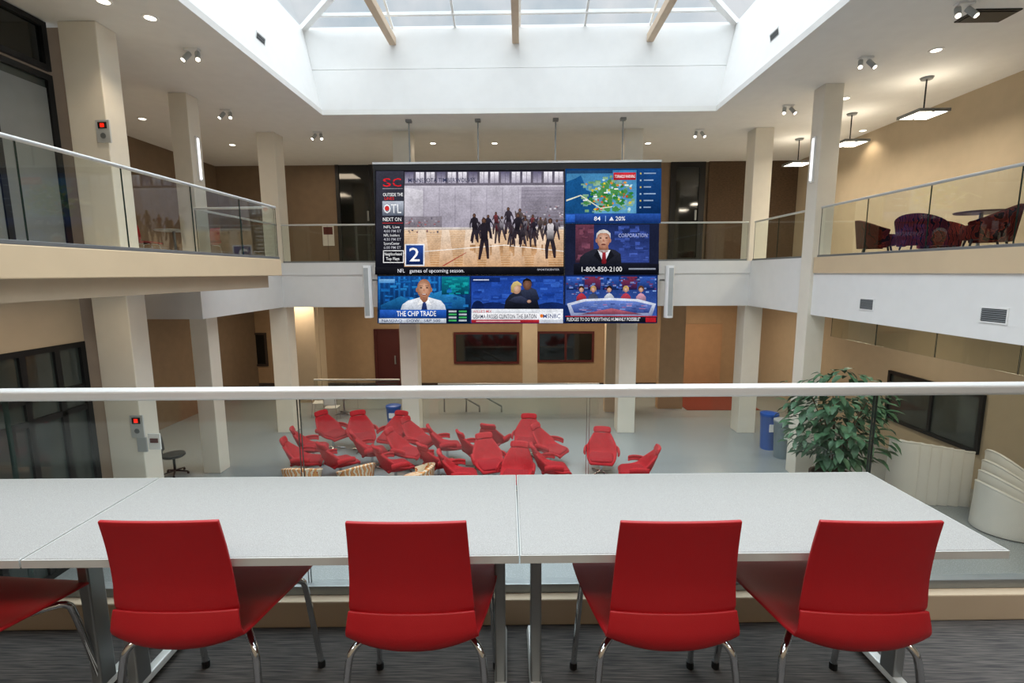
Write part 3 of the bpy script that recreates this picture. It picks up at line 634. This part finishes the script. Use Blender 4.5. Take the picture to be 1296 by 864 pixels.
# ------------------------------------------------------------------ ground floor lounge chairs
def make_lounge(fab, name, group):
    t = thing(name,'','lounge chair',(0,0,0),0,group)
    prof = [(.34,.33,.25,.02),(.32,.39,.30,.03),(.12,.36,.34,.08),(-.12,.36,.355,.17),(-.25,.43,.36,.21),(-.32,.56,.345,.17),(-.37,.69,.29,.11),(-.41,.80,.235,.05),(-.43,.86,.20,.03)]
    MB().grid(shell(prof,12,2,2.2)).build('seat_shell', fab, t, smooth=True, solid=.06, sub=1)
    MB().grid(shell([(.32,.40,.24,0),(.29,.435,.27,.0),(.05,.42,.28,.03),(-.2,.41,.26,.05),(-.24,.38,.24,.05)],8,2)).build('seat_cushion', redpad, t, smooth=True, solid=.07, sub=1)
    rows = []
    for k in range(5):
        v = k/4; z = .865+.14*v; y = -.43-.06*v; w = .215*(1-.12*abs(2*v-1)**3)
        rows.append([(w*u, y+.05*u*u, z) for u in [-1+i/3 for i in range(7)]])
    MB().grid(rows).build('headrest', fab, t, smooth=True, solid=.07, sub=1)
    for s in (-1,1):
        pa = cr([(s*.31,-.26,.55),(s*.35,-.12,.58),(s*.37,.06,.575),(s*.365,.16,.54)],2); rows = []
        for (x,y,z) in pa: rows.append([(x+s*.04*math.cos(q_),y,z+.055*math.sin(q_)) for q_ in [rad(-90+45*j) for j in range(5)]])
        MB().grid(rows).build('armrest', fab, t, smooth=True, solid=.04, sub=1)
    MB().cyl((0,0,.05),(0,0,.34),.03,12).build('pedestal', chrome, t)
    m = MB()
    for k in range(4):
        a = rad(45+90*k); m.tube([(0,0,.06),(.3*math.cos(a),.3*math.sin(a),.02)],[.028,.016],8)
    m.build('star_base', chrome, t, smooth=True)
    return t
spots = [(362,556,-75),(390,543,-65),(428,522,-120),(465,524,-150),(490,526,160),(514,536,-110),(560,535,-70),(602,540,-60),(630,530,-20),(662,529,175),(696,538,-120),(762,546,170),(806,562,80),
         (414,560,-40),(448,558,-60),(478,550,-100),(508,560,-50),(553,560,-45),(610,556,-160),(694,560,-80),(655,564,170),(582,562,-75)]
P = []
for px,py,r in spots:
    q = pt(px,py,Z=ZG+1.02); P.append([q.x,q.y,r,True])
tubs = [(382,584),(450,582),(526,587)]
for px,py in tubs:
    q = pt(px,py,Z=ZG+.72); P.append([q.x,q.y,0,False])
for it in range(500):
    for i in range(len(P)):
        for j in range(i):
            dx,dy = P[i][0]-P[j][0], P[i][1]-P[j][1]; d = math.hypot(dx,dy) or .01
            if d < .85:
                k = (.85-d)/d*.3; fi = 1 if P[i][3] else 0; fj = 1 if P[j][3] else 0
                P[i][0] += dx*k*fi; P[i][1] += dy*k*fi; P[j][0] -= dx*k*fj; P[j][1] -= dy*k*fj
    for p in P:
        if p[3]:
            D = p[1]*.99+.55; p[0] = max(-.445*D,min(.235*D,p[0])); p[1] = max(9.6,min(13.3,p[1]))
P = [p for p in P if p[3]]
P.sort(key=lambda p: -p[1])
lg = make_lounge(redfab,'lounge_chair','red lounge chairs clustered on the ground floor')
rows_ = [('back',P[:7]),('middle',P[7:14]),('front',P[14:])]
first = True
for nm,row in rows_:
    row.sort(key=lambda p: p[0]/p[1])
    for i,(x,y,r,_) in enumerate(row):
        l = f'red high-backed lounge chair, {ORD[i]} from the left in the {nm} row of the cluster'
        if first: lg.location = (x,y,ZG); lg.rotation_euler.z = rad(r); lg['label'] = l; first = False
        else: dup(lg,(x,y,ZG),rad(r),l)
# patterned tub seats
def make_tub(fab, name, group, h=.74):
    t = thing(name,'','lounge chair',(0,0,0),0,group)
    m = MB(); n = 18; rows = []
    for zi in (.16,.3,.45,.6,.70,h):
        row = []
        for k in range(n+1):
            a = rad(180+(k/n-.5)*230+90)
            rr = .31+.12*(zi-.16); hh = zi if zi < .42 else .42+(zi-.42)*(.3+.7*max(0,math.sin(math.pi*k/n))**1.3)
            row.append((rr*math.cos(a),rr*math.sin(a),hh))
        rows.append(row)
    m.grid(rows).build('back_shell', fab, t, smooth=True, solid=.07, bevel=.025)
    MB().lathe([(.0,.2),(.30,.2),(.32,.24),(.32,.38),(.29,.43),(.0,.44)],20).build('seat', fab, t, smooth=True)
    for sx in (-1,1):
        for sy in (-1,1): MB().tube([(sx*.2,sy*.2,.2),(sx*.24,sy*.24,0)],[.02,.013],8).build('leg', dark, t)
    return t
tub = make_tub(patfab,'patterned_tub_chair','leaf patterned tub chairs on the ground floor',.72)
tl = [(*tubs[0],'leaf patterned tub chair left of the red cluster, beside the glass joint'),(*tubs[1],'leaf patterned tub chair in front of the left red lounge chairs'),(*tubs[2],'leaf patterned tub chair just behind the table edge left of centre'),(636,738,'leaf patterned tub chair seen between the table legs')]
for i,(px,py,l) in enumerate(tl):
    q = pt(px,py,Z=ZG+.72)
    if i == 0: tub.location = (q.x,q.y,ZG); tub['label'] = l
    else: dup(tub,(q.x,q.y,ZG),rad(40*i if i < 3 else 0),l)
# right gallery chairs and table
tub2 = make_tub(patred,'patterned_tub_chair','dark red patterned chairs on the right gallery',.74)
for i,(x,y,r,l) in enumerate(((7.6,8.3,60,'dark red patterned tub chair nearest on the right gallery'),(7.5,9.5,-60,'dark red patterned tub chair in the middle of the right gallery group'),(7.35,10.4,-120,'dark red patterned tub chair nearest the tall right column'),(8.6,10.4,150,'dark red patterned tub chair behind the round gallery table'))):
    if i == 0: tub2.location = (x,y,ZU); tub2.rotation_euler.z = rad(r); tub2['label'] = l
    else: dup(tub2,(x,y,ZU),rad(r),l)
def round_table(label, loc, r, h, topm, group=None):
    t = thing('round_table', label, 'table', loc, 0, group)
    MB().lathe([(0,h-.03),(r-.01,h-.03),(r,h-.02),(r,h-.005),(r-.008,h),(0,h)],28).build('tabletop', topm, t)
    MB().cyl((0,0,.03),(0,0,h-.03),.03,12).build('pedestal', steel, t)
    m = MB()
    for k in range(4):
        a = rad(45+90*k); m.tube([(0,0,.05),(r*.75*math.cos(a),r*.75*math.sin(a),.02)],[.025,.015],8)
    m.build('star_base', steel, t); return t
round_table('dark round table among the patterned right gallery chairs',(8.4,9.3,ZU),.4,.76,wood)
round_table('grey round table behind the left landing railing',(-8.4,12.0,ZU),.4,.76,greyp)
c2 = dup(ch,(-9.15,12.1,ZU),rad(-75),'red chair by the grey table on the left gallery'); c2['group'] = 'red chairs on the upper left gallery'
c2 = dup(ch,(-8.1,12.8,ZU),rad(160),'red chair behind the grey table on the left gallery'); c2['group'] = 'red chairs on the upper left gallery'
q = pt(425,532,Z=ZG); round_table('white round cafe table under the far left gallery',(q.x,16.0,ZG),.45,.74,whitep)
def cafe_chair(label, loc, rz):
    t = thing('cafe_chair', label, 'chair', loc, rz, 'pale cafe chairs under the far gallery')
    MB().grid(shell([(.2,.44,.19,0),(.18,.455,.21,0),(-.12,.445,.2,.01),(-.18,.46,.2,.01)],8,3)).build('seat', whitep, t, smooth=True, solid=.012)
    MB().grid(shell([(-.2,.55,.19,.02),(-.23,.7,.2,.02),(-.26,.84,.17,.02)],8,3)).build('backrest', whitep, t, smooth=True, solid=.012)
    for sx in (-1,1):
        MB().tube([(sx*.17,.16,.45),(sx*.2,.2,0)],.01,8).build('leg', chrome, t)
        MB().tube([(sx*.17,-.25,.8),(sx*.17,-.18,.45),(sx*.2,-.22,0)],.01,8).build('leg', chrome, t)
cafe_chair('pale cafe chair left of the white round cafe table',(q.x-.75,15.8,ZG),rad(-80)); cafe_chair('pale cafe chair before the white round cafe table',(q.x-.1,15.2,ZG),rad(5))
# dark task chair lower left
q = pt(222,600,Z=ZG)
t = thing('task_chair','dark office chair behind the lower left column','chair',(q.x,q.y,ZG),rad(-60))
MB().lathe([(0,.44),(.22,.44),(.25,.47),(.24,.51),(0,.52)],20).build('seat', blackp, t, smooth=True)
MB().grid(shell([(-.22,.58,.17,.03),(-.26,.72,.22,.05),(-.28,.88,.22,.05),(-.3,.98,.17,.03)],8,3)).build('backrest', blackp, t, smooth=True, solid=.04)
MB().tube(cr([(0,-.1,.44),(0,-.27,.46),(0,-.3,.7)],4),.018,8).build('back_post', dark, t)
MB().cyl((0,0,.08),(0,0,.44),.028,10).build('gas_lift', dark, t)
m = MB()
for k in range(5):
    a = rad(72*k); m.tube([(0,0,.1),(.28*math.cos(a),.28*math.sin(a),.06)],[.025,.016],8)
    m.lathe([(0,0),(.025,.005),(.025,.05),(0,.06)],8,(.28*math.cos(a),.28*math.sin(a),0))
m.build('star_base', dark, t)

# bins
def bin_(label, px, py, hh, r, m, lidm, group):
    q = pt(px,py,Z=ZG); t = thing('waste_bin', label, 'bin', (q.x,q.y,ZG), 0, group)
    MB().lathe([(r*.8,0),(r*.82,.02),(r,hh-.1),(r*1.05,hh-.09),(r*1.05,hh-.05)],24).build('body', m, t, smooth=True)
    MB().lathe([(r*1.05,hh-.05),(r*1.04,hh-.02),(r*.7,hh),(0.01,hh+.01)],24).build('lid', lidm, t, smooth=True)
    MB().box(-.09,.09,-r*1.0-.012,-r*.93,hh*.52,hh*.72).build('sticker', white, t)
bin_('blue recycling bin left of the grey bin by the potted tree',971,567,1.0,.22,bluep,bluep,'ground floor bins')
bin_('grey round bin right of the blue one by the potted tree',989,578,1.0,.23,binm,greyp,'ground floor bins')
bin_('small blue bin beside the left middle column',499,542,.75,.22,bluep,bluep,'ground floor bins')

# potted tree
t = thing('potted_tree','large leafy green potted tree before the tall right column','potted tree',(6.35,9.6,ZG))
MB().lathe([(.26,0),(.3,.03),(.4,.55),(.43,.56),(.43,.62),(.38,.62),(.36,.55),(0.01,.54)],28).build('pot', potm, t, smooth=True)
m = MB(); rnd = random.Random(11); stems = []
for k in range(10):
    a = 2*math.pi*k/10; rr = rnd.uniform(.25,.8); z = rnd.uniform(1.6,2.55)
    pth = cr([(.06*math.cos(a),.06*math.sin(a),.5),(.12*math.cos(a),.12*math.sin(a),1.1),(rr*.6*math.cos(a),rr*.5*math.sin(a),z*.78),(rr*math.cos(a),rr*.8*math.sin(a),z)],4)
    m.tube(pth,[.022-.0013*i for i in range(len(pth))],7); stems.append(pth)
m.build('stem', bark, t, smooth=True)
m = MB()
for k in range(760):
    if k%2 == 0:
        p_ = rnd.choice(stems); c = Vector(p_[rnd.randint(5,len(p_)-1)])+Vector((rnd.gauss(0,.15),rnd.gauss(0,.13),rnd.gauss(0,.14))); a = math.atan2(c.y,c.x)
    else:
        a = rnd.uniform(0,2*math.pi); e = rnd.uniform(-1,1); s_ = rnd.uniform(.4,1)**.5
        w = .92*math.sqrt(max(0,1-abs(e)**3))*s_*rnd.uniform(.85,1.1)
        c = Vector((w*math.cos(a)*1.03,w*math.sin(a)*.8,1.8+e*.95))
    b = a+rnd.uniform(-.9,.9); d = Vector((math.cos(b),math.sin(b),rnd.uniform(-1.2,.2))).normalized(); L = rnd.uniform(.17,.31); wd = L*.25
    sd = d.cross(Vector((0,0,1))).normalized(); up = sd.cross(d)
    rows = []
    for f_,ww,dz in ((0,.12,0),(.3,.95,.02),(.65,.8,.0),(1,.06,-.06)):
        pc = c+d*L*f_+up*dz*L*2; rows.append([pc-sd*wd*ww+up*.015*ww, pc, pc+sd*wd*ww+up*.015*ww])
    m.grid(rows)
m.build('foliage', green, t, smooth=True)

# thin white curved sheets stored at the lower right
for k in range(6):
    x = 7.6+k*.2; y = 9.85-.02*k; hgt = 1.26-.03*k
    t = thing('stored_tabletop', f'thin white panel on edge, {ORD[k]} from the left in the stack by the tree', 'panel', (x,y,ZG), rad(-40), 'thin white panels stacked at the lower right')
    rows = []
    for i in range(9):
        u = i/8
        rows.append([(.5*u, .10*v-.08*math.sin(math.pi*u), hgt*v) for v in [j/6 for j in range(7)]])
    MB().grid(rows).build('sheet', whitep, t, smooth=True, solid=.03, bevel=.006)
    e = [(r_[-1][0],r_[-1][1],hgt) for r_ in rows]; MB().tube(e,.024,6).build('edge_strip', whitep, t, smooth=True)
for k,l in enumerate(('outermost and lowest thin white curved sheet at the right frame edge','second thin white curved sheet nested at the right frame edge','third thin white curved sheet nested at the right frame edge','innermost and tallest of the nested thin white curved sheets')):
    x,y = 9.05+.09*k, 8.55+.09*k; hh = .85+.17*k; R_ = .66-.03*k
    t = thing('stored_curved_sheet', l, 'panel', (x,y,ZG), 0, 'thin white curved sheets at the lower right')
    rows = []
    for i in range(15):
        u = i/14; a = rad(130+125*u); top = hh*(.7+.3*math.sin(math.pi*min(1,.2+u*.8)))
        rows.append([(R_*(1+.06*(1-v)**2)*math.cos(a), R_*.8*math.sin(a), .02+top*v) for v in [j/7 for j in range(8)]])
    MB().grid(rows).build('sheet', whitep, t, smooth=True, solid=.03, bevel=.006)
    MB().tube([r_[-1] for r_ in rows],.024,6).build('edge_strip', whitep, t, smooth=True)

# ------------------------------------------------------------------ lamps, grilles, signs
def spot_light(name, loc, tgt, e, ang, col, r=.06):
    d = bpy.data.lights.new(name,'SPOT'); d.energy = e; d.spot_size = rad(ang); d.spot_blend = .6; d.color = col; d.shadow_soft_size = r
    o = bpy.data.objects.new(name,d); C.objects.link(o); o.location = loc; o.rotation_euler = (Vector(tgt)-Vector(loc)).to_track_quat('-Z','Y').to_euler()
def area(name, loc, sx, sy, e, col, rot=(0,0,0)):
    d = bpy.data.lights.new(name,'AREA'); d.shape = 'RECTANGLE'; d.size = sx; d.size_y = sy; d.energy = e; d.color = col
    o = bpy.data.objects.new(name,d); C.objects.link(o); o.location = loc; o.rotation_euler = rot; return o
WARM = (1,.82,.6)
for px,py,l in ((243,72,'twin spotlight above the left landing rail'),(286,149,'twin spotlight above the left column row'),(402,177,'twin spotlight left of the video wall'),(885,174,'twin spotlight right of the video wall'),
                (998,143,'twin spotlight near the far right gallery ceiling vent'),(1096,82,'twin spotlight above the right gallery railing'),(1221,14,'twin spotlight beside the black ceiling vent')):
    q = pt(px,py-10,Z=ZC); t = thing('ceiling_spotlight', l, 'spotlight', (q.x,q.y,ZC), 0, 'twin ceiling spotlights')
    MB().box(-.12,.12,-.05,.05,-.03,0).build('base', white, t, bevel=.006)
    for s in (-1,1):
        MB().cyl((s*.08,0,-.03),(s*.08,0,-.08),.012,8).build('stem', white, t)
        h = MB().cyl((s*.07,.03,-.06),(s*.13,-.07,-.2),.042,14).build('head', greyp, t, smooth=True)
        MB().cyl((s*.129,-.0685,-.198),(s*.132,-.073,-.205),.033,14).build('lens', lampw, h)
for px,py,l in ((131,1,'recessed downlight at the top left frame edge'),(190,22,'recessed downlight right of the dark transom window'),(294,183,'recessed downlight in the left gallery ceiling'),(626,181,'recessed downlight above the video wall centre'),
                (820,181,'recessed downlight above the video wall right end'),(1185,63,'recessed downlight above the nearest pendant lamp'),(1070,124,'recessed downlight between tall column and second pendant'),(1092,165,'recessed downlight beyond the second pendant'),(548,181,'recessed downlight above the video wall left end'),(180,150,'recessed downlight behind the elevator pier')):
    q = pt(px,py,Z=ZC); t = thing('recessed_downlight', l, 'downlight', (q.x,q.y,ZC), 0, 'recessed ceiling downlights')
    MB().lathe([(.08,-.012),(.11,-.012),(.115,0),(.08,-.002)],24).build('trim_ring', white, t)
    MB().lathe([(.001,-.022),(.05,-.02),(.078,-.012),(.078,-.001),(.001,-.001)],20).build('lens', lampw, t)
    spot_light('downlight_lamp',(q.x,q.y,ZC-.04),(q.x,q.y,0),38,110,WARM)
for i,(x,y) in enumerate(((8.2,10.65),(8.2,12.9),(8.2,15.2))):
    t = thing('pendant_lamp', f'{["nearest","middle","farthest"][i]} square pendant lamp over the right gallery', 'pendant lamp', (x,y,ZC), 0, 'square pendant lamps')
    MB().lathe([(.0,-.04),(.1,-.04),(.12,0),(0,0)],20).build('canopy', steel, t)
    MB().cyl((0,0,-.04),(0,0,-.66),.014,8).build('stem', dark, t)
    m = MB(); m.box(-.31,.31,-.30,-.27,-.73,-.67); m.box(-.31,.31,.27,.30,-.73,-.67); m.box(-.31,-.28,-.27,.27,-.73,-.67); m.box(.28,.31,-.27,.27,-.73,-.67); m.box(-.02,.02,-.27,.27,-.73,-.66); m.build('frame', steel, t)
    for s in (-1,1): MB().box(min(s*.02,s*.28),max(s*.02,s*.28),-.27,.27,-.725,-.695).build('diffuser', lampw, t)
    area('pendant_light',(x,y,ZC-.76),.55,.5,27,(1,.88,.7))
for x,y,l,z in ((-7.13,11.2,'slim glowing sconce on the left landing column',3.65),(6.31,11.1,'slim glowing sconce on the tall right column',3.5)):
    t = thing('wall_sconce', l, 'sconce', (x,y,z), 0, 'slim column sconces'); sg = 1 if x < 0 else -1
    MB().box(-.02,.02,-.05,.05,0,.95).build('backplate', white, t); MB().box(min(.02*sg,.04*sg),max(.02*sg,.04*sg),-.022,.022,.04,.91).build('diffuser', lampc, t)
t = thing('strip_light','thin linear ceiling light under the right gallery','light',(6.95,6.5,ZS))
MB().box(-.06,.06,-1.0,1.0,-.05,0).build('housing', white, t); MB().box(-.05,.05,-.98,.98,-.065,-.05).build('diffuser', lampw, t)
def grille(px,py,w,h,label,group,X,tilt=0):
    q = pt(px,py,X=X); t = thing('air_grille', label, 'vent', q, 0, group); sg = -1 if q.x > 0 else 1; t.rotation_euler.y = tilt
    def bx(m,u0,u1,z0,z1,d0,d1): m.box(min(sg*d0,sg*d1),max(sg*d0,sg*d1),u0,u1,z0,z1)
    m = MB(); bx(m,-w/2,w/2,-h/2,-h/2+.02,0,.012); bx(m,-w/2,w/2,h/2-.02,h/2,0,.012); bx(m,-w/2,-w/2+.02,-h/2+.02,h/2-.02,0,.012); bx(m,w/2-.02,w/2,-h/2+.02,h/2-.02,0,.012); m.build('frame', white, t)
    m = MB(); bx(m,-w/2+.02,w/2-.02,-h/2+.02,h/2-.02,0,.003); m.build('backing', dark, t)
    n = 6
    m = MB()
    for i in range(n):
        z = -h/2+.04+(h-.08)*i/(n-1); bx(m,-w/2+.02,w/2-.02,z-.009,z+.009,.003,.01)
    m.build('slats', midgrey, t)
grille(1097,385,.38,.22,'small grey wall grille nearer the tall column on the right gallery edge','wall grilles',XR)
grille(1258,399,.40,.22,'larger looking wall grille nearest on the right gallery edge','wall grilles',XR)
grille(329,53,.34,.26,'grey grille on the left wall of the skylight well','skylight grilles',WL-.105,rad(10.5))
grille(981,48,.34,.26,'grey grille on the right wall of the skylight well','skylight grilles',WR+.105,rad(-10.5))
q = pt(1250,19,Z=ZC); t = thing('ceiling_vent','black square ceiling vent at the upper right','vent',(q.x,q.y,ZC)); MB().box(-.34,.34,-.19,.19,-.02,0).build('frame', dark, t); MB().box(-.3,.3,-.15,.15,-.03,-.02).build('louvre', blackp, t)
# elevator indicators, placards
def plate(name, label, cat, px0,py0,px1,py1, m, Y, red=True):
    a = pt(px0,py1,Y=Y); b = pt(px1,py0,Y=Y); t = thing(name,label,cat,((a.x+b.x)/2,Y,a.z)); w = b.x-a.x; h = b.z-a.z
    MB().box(-w/2,w/2,-.025,0,0,h).build('plate', m, t, bevel=.004)
    if red:
        MB().box(-w*.32,w*.32,-.031,-.025,h*.62,h*.9).build('display', blackp, t); MB().prism([(-w*.14,-.035),(w*.14,-.035),(w*.14,-.031),(-w*.14,-.031)],h*.68,h*.84).build('red_digit', ledred, t)
        MB().cyl((0,-.034,h*.3),(0,-.025,h*.3),w*.2,12).build('button', steel, t)
    return t
plate('elevator_indicator','elevator call plate on the upper part of the cream pier','sign',125,152,139,181,alum,8.0)
plate('elevator_indicator','elevator call plate on the lower part of the cream pier','sign',168,525,181,553,alum,8.0)
plate('wall_placard','small grey placard below the lower elevator plate','sign',176,553,186,571,greyp,8.0,False)
t = plate('wall_notice','white notice with red mark right of the lower elevator plate','sign',190,548,203,568,white,8.0,False); MB().box(-.07,.07,-.03,-.025,.12,.2).build('red_mark', redfr, t)
a = pt(409,311,Y=18.17); b = pt(422,285,Y=18.17); t = thing('wall_poster','small red and white poster on the far gallery wall','poster',((a.x+b.x)/2,18.19,a.z)); w = b.x-a.x; h = b.z-a.z
MB().box(-w/2,w/2,-.02,0,0,h).build('sheet', whitep, t); MB().box(-w*.4,w*.4,-.024,-.02,h*.55,h*.92).build('red_panel', redfr, t)

# ------------------------------------------------------------------ light
w = bpy.data.worlds.new('overcast'); SC.world = w; w.use_nodes = True
n = w.node_tree.nodes; l = w.node_tree.links; n.clear()
out = n.new('ShaderNodeOutputWorld'); bg = n.new('ShaderNodeBackground'); l.new(bg.outputs[0], out.inputs[0])
tc = n.new('ShaderNodeTexCoord'); sp = n.new('ShaderNodeSeparateXYZ'); l.new(tc.outputs['Generated'], sp.inputs[0])
nz = n.new('ShaderNodeTexNoise'); nz.inputs['Scale'].default_value = 9; nz.inputs['Detail'].default_value = 6; l.new(tc.outputs['Generated'], nz.inputs['Vector'])
r = n.new('ShaderNodeValToRGB'); e = r.color_ramp.elements
e[0].position = .35; e[0].color = (.62,.71,.78,1); e[1].position = .65; e[1].color = (.96,.96,.97,1)
l.new(nz.outputs['Fac'], r.inputs[0]); l.new(r.outputs[0], bg.inputs[0])
mr = n.new('ShaderNodeMapRange'); mr.inputs[1].default_value = .5; mr.inputs[2].default_value = 1; mr.inputs[3].default_value = .62; mr.inputs[4].default_value = 7.0; l.new(sp.outputs[2], mr.inputs[0])
l.new(mr.outputs[0], bg.inputs[1])
po = area('skylight_portal',(0,6.5,ZT-.05),9.8,12.2,1,(1,1,1)); po.data.cycles.is_portal = True
for x in (-8,-4.6,-1.2,2.2,7.0): area('ground_lamp',(x,17.2,ZS-.02),1.2,1.2,52 if x < 5 else 70,WARM)
for x,y in ((8,4),(8,7.5),(8,11.5)): area('ground_lamp',(x,y,ZS-.1),.5,1.2,22,(1,.86,.66))
area('ground_lamp',(-9,11.5,ZS-.02),1,1,46,WARM)
area('landing_lamp',(-6.2,6.5,1.3),.3,2,9,WARM)
for x in (-7,-2.5,2.5): area('gallery_lamp',(x,16.2,ZC-.02),1.0,1.0,20,WARM)
area('gallery_lamp',(-9,11.5,ZC-.02),1,1,30,WARM)
for x in (-3.5,0,3.5): area('mezzanine_lamp',(x,-2,ZC-.03),1.2,1.2,78,(1,.94,.86))
SC.view_settings.view_transform = 'Standard'
SC.view_settings.exposure = .4
